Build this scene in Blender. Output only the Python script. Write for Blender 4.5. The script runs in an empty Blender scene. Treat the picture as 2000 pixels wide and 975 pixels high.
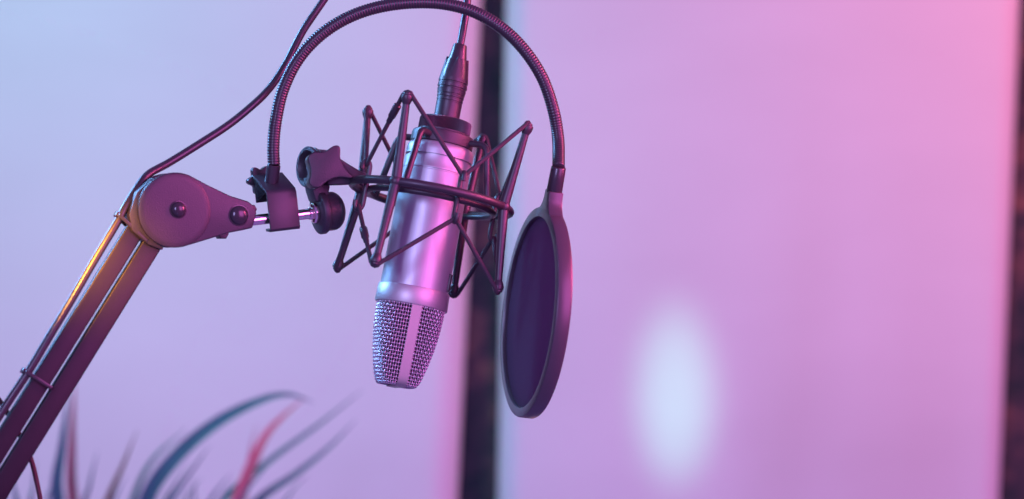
import bpy, bmesh, math, random
from mathutils import Vector, Matrix
from mathutils.geometry import normal as _tri_normal
random.seed(7)
scene = bpy.context.scene
COL = scene.collection

# ------------------------------------------------------------------ camera
K = 0.36e-3            # metres per photo pixel (2000 px wide) at the microphone
D = 1.40               # camera to microphone
Z0 = 1.25              # camera height
cam_d = bpy.data.cameras.new('camera'); cam = bpy.data.objects.new('camera', cam_d); COL.objects.link(cam)
cam.location = (0, -D, Z0); cam.rotation_euler = (math.radians(90), 0, 0)
cam_d.lens = 70; cam_d.sensor_width = 36; cam_d.clip_start = 0.05; cam_d.clip_end = 50
cam_d.dof.use_dof = True; cam_d.dof.focus_distance = D - 0.012; cam_d.dof.aperture_fstop = 3.4
scene.camera = cam

# ------------------------------------------------------------------ light
world = bpy.data.worlds.new('World'); scene.world = world; world.use_nodes = True
bg = world.node_tree.nodes['Background']
bg.inputs[0].default_value = (0.205, 0.115, 0.49, 1); bg.inputs[1].default_value = 1.0

def lamp(name, kind, loc, target, color, power, **kw):
    d = bpy.data.lights.new(name, kind); d.color = color; d.energy = power
    for a, v in kw.items(): setattr(d, a, v)
    o = bpy.data.objects.new(name, d); COL.objects.link(o); o.location = loc
    o.rotation_euler = (Vector(target) - Vector(loc)).to_track_quat('-Z', 'Y').to_euler()
    return o
# cyan-blue studio soft light, high on the left, between the microphone and the screens
lamp('blue_softlight', 'AREA', (-0.95, 0.38, 2.05), (-0.47, 1.0, 1.30), (0.16, 1.0, 0.80), 4.5, shape='RECTANGLE', size=0.5, size_y=0.7, spread=math.radians(120))
# cyan rim light, left and behind the boom arm
lamp('cyan_rim', 'AREA', (-1.05, 0.45, 1.85), (-0.10, 0.0, 1.28), (0.20, 0.46, 1.0), 4.8, shape='RECTANGLE', size=0.25, size_y=0.5, spread=math.radians(70))
# pink studio light on the right, washing the right-hand screen
lamp('pink_softlight', 'AREA', (1.25, 0.35, 1.90), (0.60, 1.3, 1.35), (1.0, 0.24, 0.20), 13.4, shape='RECTANGLE', size=0.4, size_y=0.7)
# magenta key light, in front and to the right
lamp('magenta_key', 'AREA', (0.62, -0.70, 1.48), (-0.12, 0.0, 1.25), (1.0, 0.19, 0.86), 4.1, shape='RECTANGLE', size=0.62, size_y=0.75, spread=math.radians(110))
# red side light, right of the pop filter
lamp('red_side', 'AREA', (0.72, -0.12, 1.50), (0.0, 0.0, 1.25), (1.0, 0.10, 0.34), 3.2, shape='RECTANGLE', size=0.2, size_y=0.4, spread=math.radians(90))
# slim blue tube lamp, front left, mirrored as a streak in the microphone body
lamp('blue_tube', 'AREA', (-0.48, -1.25, 1.52), (-0.05, 0.0, 1.25), (0.50, 0.44, 1.0), 1.25, shape='RECTANGLE', size=0.06, size_y=0.45, spread=math.radians(60))
# added spot; its oval beam stands in for a light reflected in the right screen
sp = lamp('oval_standin_spot', 'SPOT', (0.30, -0.30, 0.62), (0.222, 1.295, 1.052), (0.22, 1.0, 0.66), 56, spot_size=math.radians(10.2), spot_blend=1.0, shadow_soft_size=0.03)
sp.scale = (0.47, 1, 1)
# added warm spot standing in for an orange lens flare on the boom arm
lamp('flare_standin_spot', 'SPOT', (-0.50, -0.85, 1.56), (-0.280, -0.07, 1.246), (1.0, 0.36, 0.04), 640, spot_size=math.radians(5.0), spot_blend=1.0, shadow_soft_size=0.03)

scene.view_settings.view_transform = 'Standard'; scene.view_settings.look = 'None'
scene.view_settings.exposure = 0; scene.view_settings.gamma = 1

# ------------------------------------------------------------------ materials
def mat(name, col, rough=0.5, metal=0.0, bump=0.0, bscale=400, var=0.0, vscale=60, sheen=0.0, coat=0.0, stretch=None, alpha=1.0, rvar=0.0, spec=None):
    m = bpy.data.materials.new(name); m.use_nodes = True
    nt = m.node_tree; b = nt.nodes['Principled BSDF']
    b.inputs['Base Color'].default_value = (*col, 1); b.inputs['Roughness'].default_value = rough
    b.inputs['Metallic'].default_value = metal
    if sheen: b.inputs['Sheen Weight'].default_value = sheen
    if coat: b.inputs['Coat Weight'].default_value = coat; b.inputs['Coat Roughness'].default_value = 0.2
    if spec is not None: b.inputs['Specular IOR Level'].default_value = spec
    if alpha < 1: b.inputs['Alpha'].default_value = alpha
    tc = nt.nodes.new('ShaderNodeTexCoord'); mp = nt.nodes.new('ShaderNodeMapping')
    nt.links.new(tc.outputs['Object'], mp.inputs['Vector'])
    if stretch: mp.inputs['Scale'].default_value = stretch
    if bump:
        n = nt.nodes.new('ShaderNodeTexNoise'); n.inputs['Scale'].default_value = bscale; n.inputs['Detail'].default_value = 4
        nt.links.new(mp.outputs[0], n.inputs['Vector'])
        bp = nt.nodes.new('ShaderNodeBump'); bp.inputs['Strength'].default_value = bump; bp.inputs['Distance'].default_value = 0.001
        nt.links.new(n.outputs['Fac'], bp.inputs['Height']); nt.links.new(bp.outputs[0], b.inputs['Normal'])
    if var or rvar:
        n2 = nt.nodes.new('ShaderNodeTexNoise'); n2.inputs['Scale'].default_value = vscale; n2.inputs['Detail'].default_value = 6
        nt.links.new(mp.outputs[0], n2.inputs['Vector'])
    if var:
        mx = nt.nodes.new('ShaderNodeMix'); mx.data_type = 'RGBA'
        mx.inputs[6].default_value = (*[c*(1-var) for c in col], 1); mx.inputs[7].default_value = (*[min(1, c*(1+var)) for c in col], 1)
        nt.links.new(n2.outputs['Fac'], mx.inputs[0]); nt.links.new(mx.outputs[2], b.inputs['Base Color'])
    if rvar:
        mr = nt.nodes.new('ShaderNodeMapRange'); mr.inputs[3].default_value = max(0.02, rough-rvar); mr.inputs[4].default_value = rough+rvar
        nt.links.new(n2.outputs['Fac'], mr.inputs[0]); nt.links.new(mr.outputs[0], b.inputs['Roughness'])
    return m
MT = dict(
    black_metal=mat('black powder coat', (0.026, 0.023, 0.026), 0.40, bump=0.10, bscale=2500, var=0.2, rvar=0.08),
    plastic=mat('black plastic', (0.032, 0.028, 0.032), 0.46, bump=0.12, bscale=1800, var=0.2, rvar=0.08),
    cast=mat('black cast alloy', (0.028, 0.024, 0.030), 0.44, bump=0.18, bscale=1200, var=0.35, vscale=45, rvar=0.12),
    rubber=mat('black rubber', (0.030, 0.027, 0.030), 0.30, bump=0.05, bscale=900, rvar=0.1),
    cord=mat('black elastic cord', (0.030, 0.025, 0.030), 0.75, bump=0.4, bscale=3000),
    nickel=mat('satin nickel', (0.37, 0.39, 0.39), 0.44, 0.62, bump=0.03, bscale=1500, rvar=0.07, vscale=220, stretch=(1, 1, 0.12)),
    band=mat('champagne nickel', (0.42, 0.41, 0.39), 0.48, 0.75, bump=0.03, bscale=1500, rvar=0.05),
    strip=mat('dull champagne metal', (0.36, 0.36, 0.32), 0.55, 0.8, bump=0.03, bscale=1500, rvar=0.05),
    wire=mat('nickel wire', (0.52, 0.47, 0.50), 0.38, 0.85),
    chrome=mat('chrome', (0.92, 0.74, 0.70), 0.12, 1.0, rvar=0.05, vscale=300),  # warm tint in the base colour imitates pink-red reflections on the shaft
    liner=mat('dark grille liner', (0.045, 0.030, 0.050), 0.8, bump=0.3, bscale=1500),
    arm=mat('black anodised tube', (0.010, 0.009, 0.012), 0.45, bump=0.08, bscale=1500, var=0.3, rvar=0.1, spec=0.3),
    screen=mat('black nylon mesh', (0.030, 0.026, 0.034), 0.8, bump=0.5, bscale=2600, alpha=0.95, spec=0.1),
    rim=mat('black satin plastic', (0.052, 0.044, 0.052), 0.34, bump=0.05, bscale=1500, rvar=0.06),
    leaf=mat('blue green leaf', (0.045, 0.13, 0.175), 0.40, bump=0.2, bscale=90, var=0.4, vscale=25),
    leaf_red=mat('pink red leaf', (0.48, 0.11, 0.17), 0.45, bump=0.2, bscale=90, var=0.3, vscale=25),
    leaf_brown=mat('brown drying leaf', (0.12, 0.06, 0.03), 0.5, bump=0.2, bscale=90, var=0.4, vscale=25),
    screw=mat('glossy black screw', (0.030, 0.026, 0.030), 0.20, rvar=0.05),
    brown_cord=mat('brown cord', (0.045, 0.02, 0.018), 0.6),
    fabric=mat('white stretched fabric', (0.80, 0.79, 0.80), 0.75, bump=0.35, bscale=6.0, var=0.075, vscale=4.5, sheen=0.2, stretch=(0.7, 1, 1.7)),
)
def wall_mat():
    m = bpy.data.materials.new('dark mottled wall'); m.use_nodes = True
    nt = m.node_tree; b = nt.nodes['Principled BSDF']; b.inputs['Roughness'].default_value = 0.9
    tc = nt.nodes.new('ShaderNodeTexCoord')
    n = nt.nodes.new('ShaderNodeTexNoise'); n.inputs['Scale'].default_value = 15; n.inputs['Detail'].default_value = 5; n.inputs['Roughness'].default_value = 0.65
    nt.links.new(tc.outputs['Object'], n.inputs['Vector'])
    r = nt.nodes.new('ShaderNodeValToRGB'); r.color_ramp.elements[0].position = 0.36; r.color_ramp.elements[0].color = (0.016, 0.040, 0.042, 1)
    r.color_ramp.elements[1].position = 0.72; r.color_ramp.elements[1].color = (0.30, 0.16, 0.12, 1)
    e = r.color_ramp.elements.new(0.52); e.color = (0.07, 0.058, 0.070, 1)
    nt.links.new(n.outputs['Fac'], r.inputs[0]); nt.links.new(r.outputs[0], b.inputs['Base Color'])
    bp = nt.nodes.new('ShaderNodeBump'); bp.inputs['Strength'].default_value = 0.8; bp.inputs['Distance'].default_value = 0.02
    nt.links.new(n.outputs['Fac'], bp.inputs['Height']); nt.links.new(bp.outputs[0], b.inputs['Normal'])
    return m
MT['wall'] = wall_mat()
def let_through(m, col, fac):                 # thin nylon passes some light from behind
    nt = m.node_tree; out = nt.nodes['Material Output']; b = nt.nodes['Principled BSDF']
    t = nt.nodes.new('ShaderNodeBsdfTranslucent'); t.inputs[0].default_value = (*col, 1)
    mx = nt.nodes.new('ShaderNodeMixShader'); mx.inputs[0].default_value = fac
    nt.links.new(b.outputs[0], mx.inputs[1]); nt.links.new(t.outputs[0], mx.inputs[2]); nt.links.new(mx.outputs[0], out.inputs[0])
let_through(MT['screen'], (0.17, 0.21, 0.36), 0.5)

# ------------------------------------------------------------------ helpers
CAM = Vector((0, -D, Z0))
def P(px, py, dp=0.0):                       # photo pixel at a depth dp (in subject-plane pixels behind the microphone)
    y = dp*K; s = (D+y)/D
    return Vector(((px-1000)*K*s, y, Z0+(487.5-py)*K*s))
def PL(px, py, p0, n):                       # pixel ray meets a plane
    d = P(px, py, 0)-CAM
    return CAM + d*((p0-CAM).dot(n)/d.dot(n))

class MB:
    def __init__(s): s.v = []; s.f = []
    def add(s, vs, fs):
        o = len(s.v); s.v += [Vector(v) for v in vs]; s.f += [[i+o for i in f] for f in fs]; return s
    def tube(s, pts, rad, sides=12, closed=False, caps=True):
        pts = [Vector(p) for p in pts]; n = len(pts)
        if not hasattr(rad, '__len__'): rad = [rad]*n
        tans = []
        for i in range(n):
            a = pts[(i-1) % n] if (closed or i > 0) else pts[i]
            b = pts[(i+1) % n] if (closed or i < n-1) else pts[i]
            tans.append((b-a).normalized())
        t0 = tans[0]; up = Vector((0, 0, 1)) if abs(t0.z) < 0.9 else Vector((1, 0, 0))
        nrm = (up-up.dot(t0)*t0).normalized(); vs = []; fs = []
        for i in range(n):
            t = tans[i]; nrm = (nrm-nrm.dot(t)*t).normalized(); bn = t.cross(nrm)
            for j in range(sides):
                a = 2*math.pi*j/sides
                vs.append(pts[i]+rad[i]*(math.cos(a)*nrm+math.sin(a)*bn))
        for i in range(n if closed else n-1):
            i2 = (i+1) % n
            for j in range(sides):
                j2 = (j+1) % sides
                fs.append([i*sides+j, i*sides+j2, i2*sides+j2, i2*sides+j])
        if caps and not closed:
            fs.append(list(range(sides))[::-1]); fs.append([(n-1)*sides+j for j in range(sides)])
        return s.add(vs, fs)
    def lathe(s, prof, org, ax, seg=64, mod=None, closed=False):    # prof: (along axis, radius) in metres
        w = Vector(ax).normalized(); a = Vector((0, -1, 0)) if abs(w.y) < 0.9 else Vector((1, 0, 0))
        f = (a-a.dot(w)*w).normalized(); r = f.cross(w)
        vs = []; fs = []; n = len(prof)
        for i, (z, rr) in enumerate(prof):
            for j in range(seg):
                t = 2*math.pi*j/seg; q = rr*(mod(i, j) if mod else 1)
                vs.append(Vector(org)+w*z+q*(math.sin(t)*r+math.cos(t)*f))
        for i in range(n if closed else n-1):
            i2 = (i+1) % n
            for j in range(seg):
                j2 = (j+1) % seg; fs.append([i*seg+j, i*seg+j2, i2*seg+j2, i2*seg+j])
        if not closed:
            if prof[0][1] > 1e-6: fs.append(list(range(seg))[::-1])
            if prof[-1][1] > 1e-6: fs.append([(n-1)*seg+j for j in range(seg)])
        return s.add(vs, fs)
    def ball(s, c, r, seg=20, rings=12):
        prof = [(-r*math.cos(math.pi*i/rings), max(1e-7, r*math.sin(math.pi*i/rings))) for i in range(rings+1)]
        return s.lathe(prof, c, (0, 0, 1), seg)
    def prism(s, poly, ext):                 # poly: 3D points, ext: extrusion vector
        n = len(poly); ext = Vector(ext)
        vs = [Vector(p) for p in poly]+[Vector(p)+ext for p in poly]
        fs = [list(range(n))[::-1], [n+i for i in range(n)]]+[[i, (i+1) % n, n+(i+1) % n, n+i] for i in range(n)]
        return s.add(vs, fs)
    def build(s, name, material, root=None, parent=None, smooth=True, bevel=0, segs=2, angle=35):
        org = root.location if root else Vector((0, 0, 0))
        me = bpy.data.meshes.new(name)
        me.from_pydata([v-org for v in s.v], [], s.f)
        bm = bmesh.new(); bm.from_mesh(me)
        bmesh.ops.remove_doubles(bm, verts=bm.verts, dist=1e-7)
        bmesh.ops.recalc_face_normals(bm, faces=bm.faces)
        if bevel:
            ed = [e for e in bm.edges if len(e.link_faces) == 2 and e.calc_face_angle(0) > math.radians(28)]
            bmesh.ops.bevel(bm, geom=ed, offset=bevel, segments=segs, profile=0.5, affect='EDGES', clamp_overlap=True)
        bm.to_mesh(me); bm.free()
        if smooth:
            me.polygons.foreach_set('use_smooth', [True]*len(me.polygons)); me.set_sharp_from_angle(angle=math.radians(angle))
        me.materials.append(MT[material])
        o = bpy.data.objects.new(name, me); COL.objects.link(o)
        if parent is not None: o.parent = parent
        elif root is not None: o.parent = root
        return o
def tag(o, label=None, cat=None, group=None, kind=None):
    for k_, v in (('label', label), ('category', cat), ('group', group), ('kind', kind)):
        if v: o[k_] = v
    return o
def thing(name, label, cat, loc, group=None):
    o = bpy.data.objects.new(name, None); COL.objects.link(o); o.location = loc
    o.empty_display_size = 0.02
    return tag(o, label, cat, group)
def smooth_path(pts, step):                  # Catmull-Rom, resampled to equal steps
    pts = [Vector(p) for p in pts]; q = [pts[0]*2-pts[1]]+pts+[pts[-1]*2-pts[-2]]; out = []
    for i in range(1, len(q)-2):
        a, b, c, d = q[i-1:i+3]
        for t in [j/24 for j in range(24)]:
            out.append(0.5*((2*b)+(c-a)*t+(2*a-5*b+4*c-d)*t*t+(3*b-a-3*c+d)*t**3))
    out.append(pts[-1])
    L = [0]
    for i in range(1, len(out)): L.append(L[-1]+(out[i]-out[i-1]).length)
    n = max(2, int(L[-1]/step)); res = []; j = 0
    for i in range(n+1):
        x = L[-1]*i/n
        while j < len(L)-2 and L[j+1] < x: j += 1
        t = (x-L[j])/max(1e-9, L[j+1]-L[j]); res.append(out[j].lerp(out[j+1], min(1, t)))
    return res

# ------------------------------------------------------------------ the setting: wall and padded screens
wallY = 1.368
wl = MB().add([(-3.2, wallY, 0), (3.2, wallY, 0), (3.2, wallY, 2.9), (-3.2, wallY, 2.9),
               (-3.2, wallY+.1, 0), (3.2, wallY+.1, 0), (3.2, wallY+.1, 2.9), (-3.2, wallY+.1, 2.9)],
              [[0, 1, 2, 3], [4, 5, 6, 7], [0, 1, 5, 4], [3, 2, 6, 7], [0, 3, 7, 4], [1, 2, 6, 5]]).build('wall', 'wall', smooth=False)
tag(wl, kind='structure')

PY = 1.30; PS = (D+PY)/D; PD = PY/K
def padded_screen(label, xt0, xt1, xb0, xb1, rad):
    """free-standing white padded screen; xt/xb: pixel columns of its two edges at picture top and bottom"""
    zt, zb = 2.22, 0.28
    def col(xt, xb, z):
        py = 487.5-(z-Z0)/(K*PS); x = xt+(xb-xt)*py/975.0
        return (x-1000)*K*PS
    thick = 0.06
    root = thing('padded_screen', label, 'screen', ((col(xt0, xb0, zb)+col(xt1, xb1, zb))/2, PY+thick/2, 0), 'white padded screens behind the microphone')
    vs = []; fs = []; prof = []; ns = 10
    # cross-section: rounded edges, very slightly bulging front
    sec = [(0.0, thick)]
    sec = [('L', rad*(1-math.cos(a)), rad*(1-math.sin(a))) for a in [i*math.pi/2/ns for i in range(ns+1)]]
    NZ = 40; NX = 24
    for iz in range(NZ+1):
        z = zb+(zt-zb)*iz/NZ; x0 = col(xt0, xb0, z); x1 = col(xt1, xb1, z)
        row = [(x0, thick)]
        for _, dx, dy in sec: row.append((x0+dx, dy))
        for i in range(1, NX):
            t = i/NX; x = x0+rad+(x1-x0-2*rad)*t
            row.append((x, -0.006*math.sin(math.pi*t)+0.0016*math.sin(7.3*x+1.7*z)*math.sin(3.1*z+0.6)))
        for _, dx, dy in reversed(sec): row.append((x1-dx, dy))
        row.append((x1, thick))
        vs += [Vector((x, PY+y, z)) for x, y in row]; n = len(row)
    for iz in range(NZ):
        for i in range(n):
            j = (i+1) % n; fs.append([iz*n+i, iz*n+j, (iz+1)*n+j, (iz+1)*n+i])
    fs.append(list(range(n))); fs.append([NZ*n+i for i in range(n)])
    MB().add(vs, fs).build('fabric_cover', 'fabric', root, angle=60)
    for sx in (0.2, 0.8):
        x = col(xt0, xb0, zb)*(1-sx)+col(xt1, xb1, zb)*sx
        MB().prism([(x-.02, PY-.12, 0), (x+.02, PY-.12, 0), (x+.02, PY+.06, 0), (x-.02, PY+.06, 0)], (0, 0, 0.03)).add([], []).build('foot', 'black_metal', root, bevel=0.003)
        MB().prism([(x-.018, PY+.02, 0.03), (x+.018, PY+.02, 0.03), (x+.018, PY+.06, 0.03), (x-.018, PY+.06, 0.03)], (0, 0, zb-0.03+0.01)).build('post', 'black_metal', root, bevel=0.003)
    return root
padded_screen('white padded screen lit lavender blue, behind the boom arm, left of the dark gap', -760, 938, -760, 892, 0.045)
padded_screen('white padded screen lit pink with a pale oval light spot, right of the dark gap', 988, 2003, 972, 1962, 0.036)

# ------------------------------------------------------------------ microphone frame (shared by mic, shock mount and plug)
LEAN, TILT = 0.1831, 0.1248
W = Vector((LEAN, TILT, 1)).normalized()
F = Vector((0, -1, 0)); F = (F-F.dot(W)*W).normalized()
R = W.cross(F) if W.cross(F).x > 0 else F.cross(W)
O = P(842.4, 387.4, 0)
def M(phi, rad, s): return O+K*(rad*(math.sin(phi)*R+math.cos(phi)*F)+s*W)
def ax(prof): return [(z*K, r*K) for z, r in prof]

mic = thing('microphone', 'silver studio condenser microphone hanging upside down in the wire cage', 'microphone', M(0, 0, -380))
body = MB().lathe(ax([(105, 30), (105, 57), (103, 61), (99, 64), (93, 65.6), (88, 66), (78.8, 66), (78.4, 62), (74.6, 62), (74.2, 66), (55, 66), (54.2, 66.5), (51, 66.5), (50.2, 65.2), (48, 65.2), (47, 66),
                      (0, 66.2), (-100, 66.6), (-184, 67), (-184, 30)]), O, W, 96).build('body', 'nickel', mic)
MB().lathe(ax([(-181, 60), (-181, 69.4), (-182.5, 70.4), (-214, 71.6), (-216, 70.6), (-216, 60)]), O, W, 96).build('collar', 'band', mic)
slot = MB()
for a0 in (0.36,):
    poly = [M(a0+da, 66.6, s) for da, s in ((0, 73.5), (0.16, 73.5), (0.16, 78.5), (0, 78.5))]
    slot.prism(poly, (poly[0]-M(a0, 60, 76)).normalized()*0.0003)
slot.build('slot', 'liner', mic, parent=body)
poly = [M(1.22+da, 66.8, s) for da, s in ((0, -176), (0.17, -176), (0.17, -142), (0, -142))]
MB().prism(poly, (M(1.3, 70, 0)-M(1.3, 66, 0))).build('switch', 'plastic', mic, parent=body, bevel=0.0003)

# wedge-shaped woven grille
STRIP = 0.215                                  # direction of the flat strip (radians right of front)
S0, S1 = -214.0, -371.0
def grille(phi, t, off=0.0):
    """t 0..1 down the side, 1..1.6 in over the end"""
    side = min(t, 1.0)
    s = S0+(S1-S0)*side; r0 = 66.5-5*side**3; d = 67.5-34*side**1.55
    f = 1.0
    if t > 0.88:
        u = min(1.0, (t-0.88)/0.19); f = 1-0.16*(1-math.sqrt(max(0, 1-u*u)))
        s = S0+(S1-S0)*(0.88+0.12*math.sin(u*math.pi/2))
    if t > 1.07: f = 0.84-(t-1.07)*1.1
    c = abs(math.cos(phi-STRIP-math.pi/2)); rc = d/max(c, 1e-4)
    p = 14.0; rr = (r0**-p+rc**-p)**(-1/p)      # smooth minimum of circle and slab
    return M(phi, (rr*f)+off, s)
NR, NC = 29, 82
wires = MB()
tm = 1.30; amp = 1.65; wr = 1.30*K
tr = [tm*(j+0.5)/NR for j in range(NR)]
for j, t in enumerate(tr):
    pts = []
    for i in range(NC*4):
        a = 2*math.pi*i/(NC*4)
        pts.append(grille(a, t, amp*(1 if j % 2 else -1)*math.cos(math.pi*i/4)))
    wires.tube(pts, wr, 5, closed=True)
for i in range(NC):
    pts = []
    a = 2*math.pi*i/NC
    for q in range(NR*4+1):
        t = tm*q/(NR*4)
        ph = (q/4.0-0.5)
        pts.append(grille(a, t, -amp*(-1)**i*math.cos(math.pi*(ph+1))))
    wires.tube(pts, wr, 5, caps=False)
tag(wires.build('grille_mesh', 'wire', mic, angle=80), kind='stuff')
lin = MB(); vs = []; fs = []; nl = 48; rows = [i*1.32/30 for i in range(31)]
for t in rows:
    for i in range(nl): vs.append(grille(2*math.pi*i/nl, t, -4.5))
for a in range(len(rows)-1):
    for i in range(nl): j = (i+1) % nl; fs.append([a*nl+i, a*nl+j, (a+1)*nl+j, (a+1)*nl+i])
fs.append([(len(rows)-1)*nl+i for i in range(nl)])
lin.add(vs, fs).build('grille_liner', 'liner', mic)
# flat strip running down the side, across the end and up the far side
st = MB(); path = [0.0, 0.1, 0.2, 0.3, 0.4, 0.5, 0.6, 0.7, 0.8, 0.88, 0.93, 0.96, 0.99, 1.02, 1.05, 1.07, 1.2, 1.35, 1.5, 1.65, 1.8]
ring = []
for sgn in (0, 1):
    seq = path if sgn == 0 else path[::-1]
    for t in seq:
        a = STRIP+math.pi*sgn
        c = grille(a, t, 3.0); ci = grille(a, t, -1.5)
        if t > 1.05: c = c-W*K*3.0; ci = ci+W*K*1.5
        ring.append((c, ci))
side = (math.cos(STRIP)*R-math.sin(STRIP)*F)
vs = []; fs = []
hw = 9.6*K
for c, ci in ring: vs += [c-side*hw, c+side*hw, ci+side*hw, ci-side*hw]
for i in range(len(ring)-1):
    for j in range(4): j2 = (j+1) % 4; fs.append([i*4+j, i*4+j2, i*4+4+j2, i*4+4+j])
st.add(vs, fs).build('grille_strip', 'strip', mic, angle=30)

# ------------------------------------------------------------------ shock mount
PH0, RO, FL, HH = -0.4279, 156.5, 19.2, 157.2
mnt = thing('shock_mount', 'black wire spider shock mount with elastic cords around the microphone', 'shock mount', M(0, 0, -160))
MB().tube([M(2*math.pi*i/120, RO, 0) for i in range(120)], 8.2*K, 12, closed=True).build('outer_ring', 'black_metal', mnt)
RI = 125
MB().tube([M(2*math.pi*i/120, RI, -9) for i in range(120)], 6.4*K, 12, closed=True).build('inner_ring', 'black_metal', mnt)
balls_t = []; balls_b = []
for i in range(4):
    a = PH0+i*math.pi/2
    top, mid, bot = M(a, RO+FL, HH+1), M(a, RO, 0), M(a, RO+FL, -HH+1)
    m = MB(); m.tube([top.lerp(mid, t/6) for t in range(7)], [K*(6.6+3.6*t/6) for t in range(7)], 14)
    m.tube([mid.lerp(bot, t/6) for t in range(7)], [K*(10.2-3.6*t/6) for t in range(7)], 14)
    m.ball(mid, 13.0*K)
    rod = m.build('rod', 'black_metal', mnt)
    for c, s in ((top, 1), (bot, -1)):
        e = (c-mid).normalized()
        MB().lathe(ax([(-14, 6.8), (-10, 8.5), (-5, 10.5), (0, 11.3), (4, 10.6), (5.5, 8.6), (7, 8.6), (8.5, 8.2), (10.5, 5), (11.3, 0.01)]), c, e, 24).build('ball_end', 'black_metal', mnt, parent=rod)
    balls_t.append((top, a)); balls_b.append((bot, a))
    # inner cage rod
    pts = smooth_path([M(a, 50, 116), M(a, 70, 116), M(a, 84, 115.5), M(a, 94, 111), M(a, 99.5, 101), M(a, 102, 90), M(a, 112, 42), M(a, RI-1, -9)], 4*K)
    MB().tube(pts, 6.6*K, 12).build('cage_rod', 'black_metal', mnt)
HA = 0.8362
hooks_t = []; hooks_b = []
for i in range(4):
    a = PH0+HA+i*math.pi/2
    q = [(136, 0), (136, 26), (137.5, 35), (142, 40.5), (148, 40), (151.5, 33), (152, 24)]
    qb = [(r, -14-s) for r, s in q]
    pts = smooth_path([M(a, r, s) for r, s in qb[::-1]]+[M(a, r, s) for r, s in q], 3*K)
    MB().tube(pts, 4.9*K, 10).build('hook', 'black_metal', mnt)
    hooks_t.append((M(a, 144, 33), a)); hooks_b.append((M(a, 144, -47), a))
def loop(balls, hooks, sg):
    pts = []
    for i in range(4):
        b, a = balls[i]; prev = hooks[(i-1) % 4][0]; nxt = hooks[i][0]
        dp = (prev-b).normalized(); dn = (nxt-b).normalized(); up = W*sg
        tang = (math.cos(a)*R-math.sin(a)*F)
        h0, ha = hooks[(i-1) % 4]
        pts += [b-tang*9.5*K+up*3.5*K, b-tang*5*K+up*9*K, b+up*10.5*K, b+tang*5*K+up*9*K, b+tang*9.5*K+up*3.5*K]
        h, ha = hooks[i]; ht = (math.cos(ha)*R-math.sin(ha)*F)
        pts += [h-ht*4.5*K+up*5*K, h-ht*2*K+up*0.5*K, h+ht*2*K+up*0.5*K, h+ht*4.5*K+up*5*K]
    return pts
for balls, hooks, sg in ((balls_t, hooks_t, 1), (balls_b, hooks_b, -1)):
    lp = loop(balls, hooks, sg)
    c = MB().tube(lp, 4.4*K, 10, closed=True).build('elastic_cord', 'cord', mnt, angle=70)
    b = balls[0][0]; h = hooks[3][0]
    t0, t1 = ((0.14, 0.40) if sg > 0 else (0.62, 0.36))
    bb = b+W*sg*4*K-(math.cos(PH0)*R-math.sin(PH0)*F)*9*K
    a0, a1 = bb.lerp(h+W*sg*4*K, t0), bb.lerp(h+W*sg*4*K, t1)
    MB().tube([a0.lerp(a1, t) for t in (0, 0.04, 0.1, 0.66, 0.7, 0.74, 0.97, 1)], [K*x for x in (5, 7.4, 8, 7.6, 6.6, 6, 5.6, 4.8)], 12).build('crimp_sleeve', 'rubber', mnt, parent=c)
# top plate and knurled locking nut
pl = MB().lathe(ax([(104, 30), (104, 59), (106, 61.5), (122, 61.5), (127, 60.5), (129, 58), (129, 30)]), O, W, 80).build('top_plate', 'plastic', mnt)
NT = 150
MB().lathe(ax([(128, 30), (128, 50), (133, 50.5), (134, 51.5), (154, 51.5), (157, 50), (158, 47), (158, 26)]), O, W, NT*2,
           mod=lambda i, j: 1.0 if i not in (3, 4) else (1.0 if j % 2 else 0.965)).build('locking_nut', 'plastic', mnt, angle=25)

# swivel: shaft direction runs right and away from the camera
DIR = (P(632, 414.5, 0)-P(480, 432.5, -70)).normalized()
NRM = Vector((DIR.y, -DIR.x, 0)).normalized()          # faces the camera and a little to the right
JC = P(630, 414.5, 0)
UPV = NRM.cross(DIR) if NRM.cross(DIR).z > 0 else DIR.cross(NRM)
dome = MB().lathe(ax([(-12, 20), (-12, 39), (-10, 42), (-8, 43), (0, 43), (2, 42), (3.5, 39), (5, 38), (20, 38)]+[(20+24*math.sin(i*math.pi/2/8), 38*math.cos(i*math.pi/2/8)+0.01) for i in range(1, 9)]), JC, DIR, 64)
dome.build('swivel_dome', 'cast', mnt)
# lug joining dome and hinge
p0 = P(628, 370, -22)
MB().prism([PL(x, y, p0, NRM) for x, y in ((607, 346), (648, 340), (645, 366), (640, 392), (618, 394), (611, 372))], -NRM*44*K).build('swivel_lug', 'cast', mnt, bevel=0.0012)
# hinge washers seen half face-on
HA_ = Vector((-0.80, -0.60, 0.04)).normalized()
hc = P(614, 327, 4)
MB().lathe(ax([(-30, 20), (-30, 36), (-2, 36), (-1, 33), (2, 33), (3, 37), (4, 39), (8, 39), (9, 37), (10, 36), (12, 39), (13, 40), (17, 40), (18.5, 38.5), (18.5, 33), (16, 30), (8, 27), (6, 14), (8, 13), (12, 11), (12, 0.01)]), hc, HA_, 64).build('hinge_washer', 'cast', mnt)
# hinge bar reaching to the ring
p1 = P(680, 340, -40)
N2 = Vector((0.22, -0.97, 0)).normalized()
MB().prism([PL(x, y, p1, N2) for x, y in ((640, 300), (662, 308), (682, 321), (704, 334), (724, 341), (724, 355), (706, 359), (672, 361), (640, 362))], -N2*34*K).build('hinge_bar', 'cast', mnt, bevel=0.0014)
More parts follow.
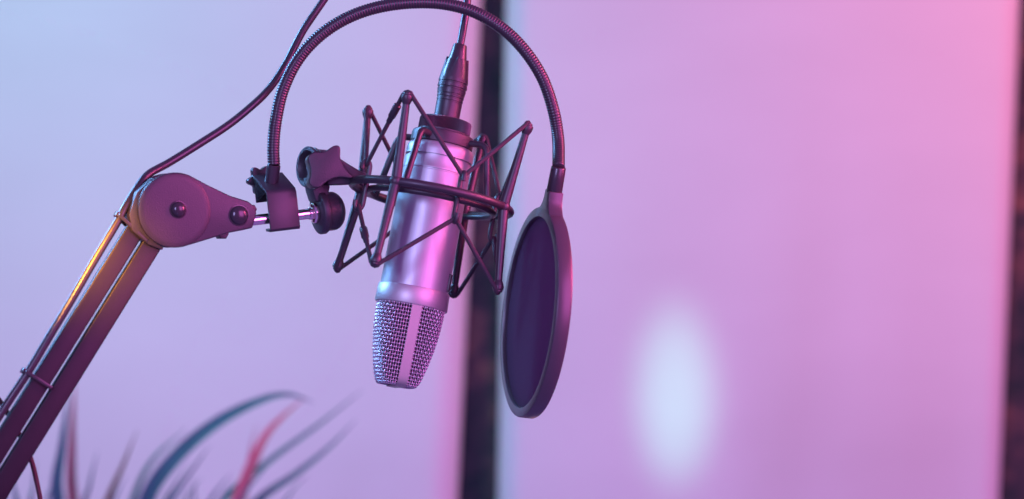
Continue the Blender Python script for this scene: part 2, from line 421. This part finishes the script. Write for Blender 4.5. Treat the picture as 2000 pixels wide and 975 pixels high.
# four-pointed star knob
p2 = P(645, 328, -66); N3 = Vector((0.26, -0.96, 0.06)).normalized()
star = [(604, 303), (612, 298), (622, 297.5), (631, 297.5), (639, 294), (645, 289), (650.5, 285.5), (657, 283.5), (662, 284.5), (665, 289), (665, 298), (664.5, 306), (667, 316), (672, 326), (680, 336), (689, 345), (688, 349),
        (676, 347), (664, 346), (652, 348), (641, 353), (633, 359), (627, 365), (619, 366.5), (611, 365), (605, 360), (604, 353), (607, 343), (607.5, 332), (605, 321), (602, 311)]
MB().prism([PL(x, y, p2, N3) for x, y in star], -N3*42*K).build('star_knob', 'cast', mnt, bevel=0.0010, segs=3)

# ------------------------------------------------------------------ boom arm
AP = P(632, 414.5, 0)
def A(px, py, off=0.0): return PL(px, py, AP, NRM)+NRM*off*K
arm = thing('boom_arm', 'black twin-tube desk boom arm with pivot joint and chrome shaft', 'microphone arm', A(-200, 1250))
u = (A(0, 911)-A(265, 485)).normalized(); per = NRM.cross(u).normalized()
if per.x < 0: per = -per
def square_tube(c0, c1, half, dep, name):
    m = MB(); e = (c1-c0).normalized()
    poly = [c0+per*half*K*a+NRM*dep*K*b for a, b in ((-1, -1), (1, -1), (1, 1), (-1, 1))]
    m.prism(poly, c1-c0); return m.build(name, 'arm', arm, bevel=0.0012, segs=3)
c1 = A(169, 600); c2 = A(219.5, 600)
square_tube(c1-u*215*K, c1+u*820*K, 17.6, 9, 'arm_tube')
square_tube(c2-u*175*K, c2+u*820*K, 18.8, 9, 'arm_tube')
def circ(cx, cy, r, a0, a1, n): return [(cx+r*math.cos(math.radians(a0+(a1-a0)*i/n)), cy+r*math.sin(math.radians(a0+(a1-a0)*i/n))) for i in range(n+1)]
# teardrop side plates (pixel outline: y downwards)
tear = circ(334, 411, 73, 78, 292, 34)+[(400, 364), (440, 383)]+circ(459, 423, 33, -62, -8, 8)+[(483.5, 446), (470, 449), (440, 455), (400, 467)]
for off, nm in ((30, 'joint_plate'), (-18, 'joint_plate')):
    pp = MB().prism([A(x, y, off) for x, y in tear], -NRM*11*K).build(nm, 'cast', arm, bevel=0.0011, segs=3)
    if off > 0: front_plate = pp
MB().lathe(ax([(-1, 60), (-1, 68), (0.4, 69.5), (1.6, 69), (2.8, 66), (3.6, 58), (4.2, 30), (4.2, 0.01)]), A(332, 412, 30), NRM, 72).build('joint_cover', 'cast', arm, parent=front_plate)
def screw(px, py, r, off, h):
    MB().lathe(ax([(-6, r*1.18), (-1, r*1.2), (0.6, r*1.14), (0.9, r*1.02)]+[(1+h*math.sin(i*math.pi/2/7), r*math.cos(i*math.pi/2/7)+0.01) for i in range(8)]), A(px, py, off), NRM, 40).build('screw_head', 'screw', arm, parent=front_plate)
screw(338, 410, 14.5, 34.6, 10); screw(457, 421, 18, 30, 10)
# inner fork between the plates (shows as the thin rim on the left) and end block holding the shaft
MB().prism([A(x, y, 18) for x, y in ((296, 346), (262, 376), (247, 420), (254, 452), (285, 478), (313, 489), (318, 470), (330, 420), (330, 360))], -NRM*35*K).build('fork', 'cast', arm, bevel=0.0010)
MB().prism([A(x, y, 16) for x, y in ((440, 400), (470, 400), (486, 409), (487, 440), (474, 447), (440, 448))], -NRM*32*K).build('shaft_block', 'cast', arm, bevel=0.0010)
for x, y, r in ((489, 409, 9), (433, 457, 10)):
    MB().lathe(ax([(-14, r), (-13, r*1.08), (13, r*1.08), (14, r)]), A(x, y, -2), NRM, 6).build('joint_nut', 'black_metal', arm, bevel=0.0006)
S_L, S_R = P(474, 433, -72), JC-DIR*24*K
shaft = MB().tube([S_L, S_R], 10.4*K, 32).build('shaft', 'chrome', arm)
MB().lathe(ax([(-30, 10.5), (-29, 12.5), (-24, 13), (-23.5, 11.5), (-22, 11.5), (-21.5, 19), (-19.5, 20.5), (-13, 20.5), (-12, 19)]), JC, DIR, 10).build('collar_nut', 'chrome', arm, parent=shaft, bevel=0.0004)

# ------------------------------------------------------------------ pop filter with gooseneck and clamp
def SH(px):                                   # point on shaft axis at a pixel column
    t = (px-480)/(632-480.0); return P(480, 432.5, -70).lerp(P(632, 414.5, 0), t)
pop = thing('pop_filter', 'round black pop filter on a ribbed gooseneck clamped to the shaft', 'pop filter', P(1035, 818, 0))
CB = SH(548)
def prof3(e1, e2, d=0): return CB+K*(e1*NRM+e2*UPV+d*DIR)
line = [(-10, -24), (15, -26), (20, -21), (20, 46), (16, 54), (-48, 86), (-50, 84), (-50, 32)]
th = 5.0; inner = []
for i, p in enumerate(line):
    a = Vector(line[max(0, i-1)]); b = Vector(line[min(len(line)-1, i+1)]); t = (b-a).normalized()
    inner.append((p[0]-t.y*th, p[1]+t.x*th))
sheet = [prof3(x, y, -30) for x, y in line]+[prof3(x, y, -30) for x, y in inner[::-1]]
MB().prism(sheet, DIR*60*K).build('clamp_bracket', 'black_metal', pop, bevel=0.0005)
kb = MB(); kn = []
for i in range(72):
    a = 2*math.pi*i/72; r = 25+4.5*math.cos(6*a)
    kn.append(prof3(-55, 75, -10)+K*r*(math.cos(a)*DIR+math.sin(a)*UPV))
kb.prism(kn, -NRM*16*K); ts = kb.build('thumb_screw', 'black_metal', pop, bevel=0.0008, segs=3)
MB().tube([prof3(-60, 66, -6), prof3(-14, 56, -4)], 6*K, 16).build('threaded_rod', 'chrome', pop, parent=ts)
# pop filter disc
PN = Vector((-0.965, -0.245, 0.106)).normalized()
PU = Vector((0, 0, 1)); PU = (PU-PU.dot(PN)*PN).normalized(); PHh = PN.cross(PU)
PC = P(1031, 609, 0)
def Q(h, uu, s): return PC+K*(h*PHh+uu*PU+s*PN)
rimo = MB().lathe(ax([(0, 188), (0, 203.5), (-1, 205.4), (-3, 206.3), (-25, 207), (-28, 205.5), (-29.5, 202), (-29.5, 190), (-27, 187), (-5, 186.5), (-2, 187)]), PC, PN, 128, closed=True)
rimo.build('rim', 'rim', pop)
for s in (-8, -21):
    m = MB(); m.lathe(ax([(s, 0.01), (s, 60), (s, 120), (s, 188)]), PC, PN, 96)
    m.f = [f for f in m.f if len(f) == 4]; m.build('mesh_screen', 'screen', pop)
NA = -0.21                                     # the neck sits a little towards the camera from the top of the rim
def QN(h, uu, s_): return Q(h*math.cos(NA)+uu*math.sin(NA), uu*math.cos(NA)-h*math.sin(NA), s_)
neck = [(-52, 196), (-36, 206), (-25, 217), (-19.5, 228), (-17.5, 243), (17.5, 243), (19.5, 228), (25, 217), (36, 206), (52, 196)]
MB().prism([QN(h, uu, -0.6) for h, uu in neck], -PN*28.3*K).build('neck', 'rim', pop, bevel=0.0008)
n0, n1 = QN(0, 240, -14.5), QN(-4, 291, -14.5)
MB().tube([n0.lerp(n1, t) for t in (0, 0.03, 0.5, 0.97, 1)], [K*x for x in (15, 15.5, 15, 14.4, 13.4)], 28).build('ferrule', 'rubber', pop)
f0 = prof3(-20, 70, -4); f1 = P(535, 322, -34)
MB().tube([f0-(f1-f0)*0.05, f0.lerp(f1, 0.5), f0.lerp(f1, 0.97), f1], [K*x for x in (13.6, 13.4, 13.0, 12.2)], 28).build('ferrule', 'rubber', pop)
gp = [f1, P(534, 285, -34), P(539, 235, -34), P(553, 175, -33), P(581, 118, -32), P(622, 72, -30), P(673, 38, -28), P(730, 16.5, -26), P(795, 6, -24), P(862, 7, -22), P(925, 23, -20), P(980, 55, -17), P(1024, 98, -13), P(1059, 152, -8), P(1080, 212, -4), P(1090, 270, 0), n1-(n1-n0)*0.02]
path = smooth_path(gp, 1.35*K)
rads = [K*(12.1, 12.4, 12.1, 11.2)[i % 4] for i in range(len(path))]
MB().tube(path, rads, 18).build('gooseneck', 'rubber', pop, angle=180)

# ------------------------------------------------------------------ microphone cable and plug
cab = thing('microphone_cable', 'dark audio cable with black connector plugged into the microphone and run down the arm', 'cable', M(0, 0, 158))
shell = MB().lathe(ax([(156, 10), (156, 25.2), (190, 25.6), (192, 25.8), (192.8, 25.0), (194.5, 25.0), (195.3, 26), (199, 26.2), (199.8, 25.4), (201.5, 25.4), (202.3, 26.6), (206, 27), (206.8, 26.2), (208.5, 26.2), (209.3, 27.4), (215, 28.0),
                       (218, 28.6), (219, 27.2), (221, 27.2), (222, 28.8), (229, 29.2), (230, 27.8), (232, 27.8), (233, 29.2), (240, 29.0), (240, 10)]), O, W, 56).build('plug_shell', 'black_metal', cab)
slots = MB()
for a in [i*math.pi/3+0.2 for i in range(6)]:
    for s in (224.5, 236):
        poly = [M(a+da, 28.4, s+ds) for da, ds in ((-0.33, -1.3), (0.33, -1.3), (0.33, 1.3), (-0.33, 1.3))]
        slots.prism(poly, (M(a, 29.6, s)-M(a, 28.4, s)))
slots.build('plug_slots', 'liner', cab, parent=shell)
boot = MB().lathe(ax([(238, 10), (238, 27.2), (252, 25.6), (268, 22.4), (278, 20.4), (279, 18.6), (296, 15.6), (308, 13.9), (310.5, 12.9), (311.5, 11), (311.5, 4)]), O, W, 56).build('strain_relief', 'rubber', cab)
for i in range(4):                           # pointed tongues of the outer shell over the boot
    a = 0.10+i*math.pi/2
    vs = []; fs = []; n = 10
    for j in range(n+1):
        t = j/n; s = 239+44*t; hwid = 0.60*math.sqrt(max(0.0, 1-t))*(1-0.35*t)+0.02
        r = 29.0-6.6*t
        for q in (-1, -0.5, 0, 0.5, 1): vs.append(M(a+q*hwid, r-1.6*abs(q)**2, s))
        for q in (1, -1): vs.append(M(a+q*hwid, r-6, s))
    for j in range(n):
        for q in range(7): fs.append([j*7+q, j*7+(q+1) % 7, (j+1)*7+(q+1) % 7, (j+1)*7+q])
    fs.append(list(range(7))); fs.append([n*7+q for q in range(7)])
    MB().add(vs, fs).build('shell_tongue', 'plastic', cab, parent=boot, angle=50)
cp = [M(0, 0, 300), M(0, 0, 325), P(906, 48, 42), P(912, 10, 48), P(913, -40, 55), P(893, -105, 62), P(830, -150, 66), P(752, -140, 62), P(692, -85, 56), P(641, -12, 46), P(612, 30, 38), P(592, 60, 32), P(575, 92, 26), P(561, 120, 20), P(543, 150, 10), P(522, 178, 2), P(498, 202, -10), P(448, 243, -34), P(385, 284, -66), P(330, 318, -96)]
cp += [A(297, 340, -26), A(272, 367, -14), A(248, 401, -4), A(228, 435, 2)]
cp += [A(186, 504, 4), A(136, 590, 4), A(94, 660, 4), A(57, 722, 4), A(20, 779, 2), A(-16, 836, 0), A(-90, 956, 0), A(-180, 1100, 0), A(-240, 1200, 0)]
MB().tube(smooth_path(cp, 7*K), 7.6*K, 16).build('cable_jacket', 'rubber', cab)

# cable ties
def tie(px, py, px2, py2, label):
    a, b = A(px, py, 0), A(px2, py2, 0); e = (b-a).normalized(); h = NRM*20*K; c = u*3.2*K
    root = thing('cable_tie', label, 'cable tie', (a+b)/2, 'ties strapping the cable to the arm')
    pts = [a-h*0.7, a-e*3*K, a+h*0.7, b+h, b-h]
    hb = MB(); out = []; inn = []
    cen = sum(pts, Vector())/5
    for p in pts: out.append(p); inn.append(p+(cen-p).normalized()*2.4*K)
    vs = []; fs = []
    for p, q in zip(out, inn): vs += [p-c, p+c, q+c, q-c]
    for i in range(5):
        for j in range(4): fs.append([i*4+j, i*4+(j+1) % 4, ((i+1) % 5)*4+(j+1) % 4, ((i+1) % 5)*4+j])
    hb.add(vs, fs).build('strap', 'rubber', root, bevel=0.0003)
    k0 = a-e*5*K
    MB().prism([k0+c*1.7*x+h*0.4*y for x, y in ((-1, -1), (1, -1), (1, 1), (-1, 1))], e*8*K).build('lock_head', 'rubber', root, bevel=0.0006)
tie(47, 725, 97, 757, 'thin black cable tie midway down the boom arm')
tie(229, 420, 282, 470, 'thin black cable tie just below the round arm joint')

# thin loose cord hanging behind the arm
MB_ = MB().tube(smooth_path([A(-90, 690, -40), A(-30, 745, -40), A(8, 785, -42), A(40, 838, -44), A(68, 893, -44), A(82, 945, -44), A(92, 1000, -44), A(100, 1090, -44)], 6*K), 4.6*K, 10)
o = MB_.build('thin_cord', 'brown_cord'); tag(o, 'thin brown cord hanging in a curve behind the lower boom arm', 'cord')

# ------------------------------------------------------------------ plant
PB = P(300, 1330, 1900)
plant = thing('leafy_plant', 'blurred plant with long strap leaves at the lower left', 'plant', P(300, 1330, 1900))
def leaf(pts, w0, wpow, material, twist=0.0):
    """pts: (px, py, depth); w0: greatest half width in px"""
    pth = smooth_path([P(*p) for p in pts], 14*K); n = len(pth); vs = []; fs = []
    for i, p in enumerate(pth):
        t = i/(n-1); tan = (pth[min(n-1, i+1)]-pth[max(0, i-1)]).normalized()
        view = (CAM-p).normalized(); sd = tan.cross(view).normalized(); nr = sd.cross(tan)
        c, s_ = math.cos(twist), math.sin(twist); sd, nr = sd*c+nr*s_, nr*c-sd*s_
        hw_ = w0*K*1.85*(min(1, 0.55+t*1.2))*max(0.03, (1-t**wpow))
        for q in (-1, -0.5, 0, 0.5, 1): vs.append(p+sd*hw_*q+nr*hw_*0.35*abs(q))
        for q in (1, 0.5, 0, -0.5, -1): vs.append(p+sd*hw_*q*0.97+nr*(hw_*0.35*abs(q)-0.0006))
    for i in range(n-1):
        for j in range(10): fs.append([i*10+j, i*10+(j+1) % 10, (i+1)*10+(j+1) % 10, (i+1)*10+j])
    fs.append(list(range(10))); fs.append([(n-1)*10+j for j in range(10)])
    return MB().add(vs, fs).build('leaf', material, plant, angle=60)
bz = 2050
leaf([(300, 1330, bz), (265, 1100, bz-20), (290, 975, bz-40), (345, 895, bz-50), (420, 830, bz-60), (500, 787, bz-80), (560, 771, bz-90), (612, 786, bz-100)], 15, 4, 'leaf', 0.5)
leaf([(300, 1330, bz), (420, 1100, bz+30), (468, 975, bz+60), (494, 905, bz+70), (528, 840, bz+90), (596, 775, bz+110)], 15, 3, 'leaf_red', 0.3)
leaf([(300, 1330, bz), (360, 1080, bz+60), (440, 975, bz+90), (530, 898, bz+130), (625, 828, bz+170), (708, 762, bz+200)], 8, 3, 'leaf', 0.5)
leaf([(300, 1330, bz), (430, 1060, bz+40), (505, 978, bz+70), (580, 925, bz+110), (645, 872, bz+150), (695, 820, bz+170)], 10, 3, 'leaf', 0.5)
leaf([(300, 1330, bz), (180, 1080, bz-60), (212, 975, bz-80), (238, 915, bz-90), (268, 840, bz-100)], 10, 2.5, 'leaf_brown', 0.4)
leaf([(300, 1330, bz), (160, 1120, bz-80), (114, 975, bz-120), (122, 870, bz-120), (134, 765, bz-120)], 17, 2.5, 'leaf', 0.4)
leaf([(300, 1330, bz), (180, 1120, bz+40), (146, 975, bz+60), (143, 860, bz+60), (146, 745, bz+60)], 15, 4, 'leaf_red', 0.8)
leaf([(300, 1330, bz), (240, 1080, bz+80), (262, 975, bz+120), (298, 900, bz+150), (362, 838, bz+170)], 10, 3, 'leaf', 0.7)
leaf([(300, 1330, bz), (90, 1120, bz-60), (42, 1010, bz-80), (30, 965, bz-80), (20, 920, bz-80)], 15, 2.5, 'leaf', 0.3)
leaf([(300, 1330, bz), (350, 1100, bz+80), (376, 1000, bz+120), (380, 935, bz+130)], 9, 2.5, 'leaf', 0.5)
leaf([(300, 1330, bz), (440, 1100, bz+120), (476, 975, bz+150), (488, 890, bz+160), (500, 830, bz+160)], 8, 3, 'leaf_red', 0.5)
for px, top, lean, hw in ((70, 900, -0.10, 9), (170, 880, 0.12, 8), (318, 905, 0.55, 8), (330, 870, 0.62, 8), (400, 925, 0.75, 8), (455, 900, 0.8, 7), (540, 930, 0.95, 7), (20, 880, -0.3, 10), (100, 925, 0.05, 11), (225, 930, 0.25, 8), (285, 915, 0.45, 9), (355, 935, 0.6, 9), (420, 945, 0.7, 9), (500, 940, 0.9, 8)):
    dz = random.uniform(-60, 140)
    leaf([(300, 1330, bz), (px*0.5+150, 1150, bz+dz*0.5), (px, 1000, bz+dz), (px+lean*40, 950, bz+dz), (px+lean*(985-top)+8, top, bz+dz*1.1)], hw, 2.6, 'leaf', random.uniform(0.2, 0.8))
stem_top = P(300, 1325, bz)
MB().tube([Vector((stem_top.x+0.01, stem_top.y, 0.38)), Vector((stem_top.x-0.006, stem_top.y, 0.5)), stem_top], [0.016, 0.014, 0.012], 12).build('stem', 'leaf_brown', plant)
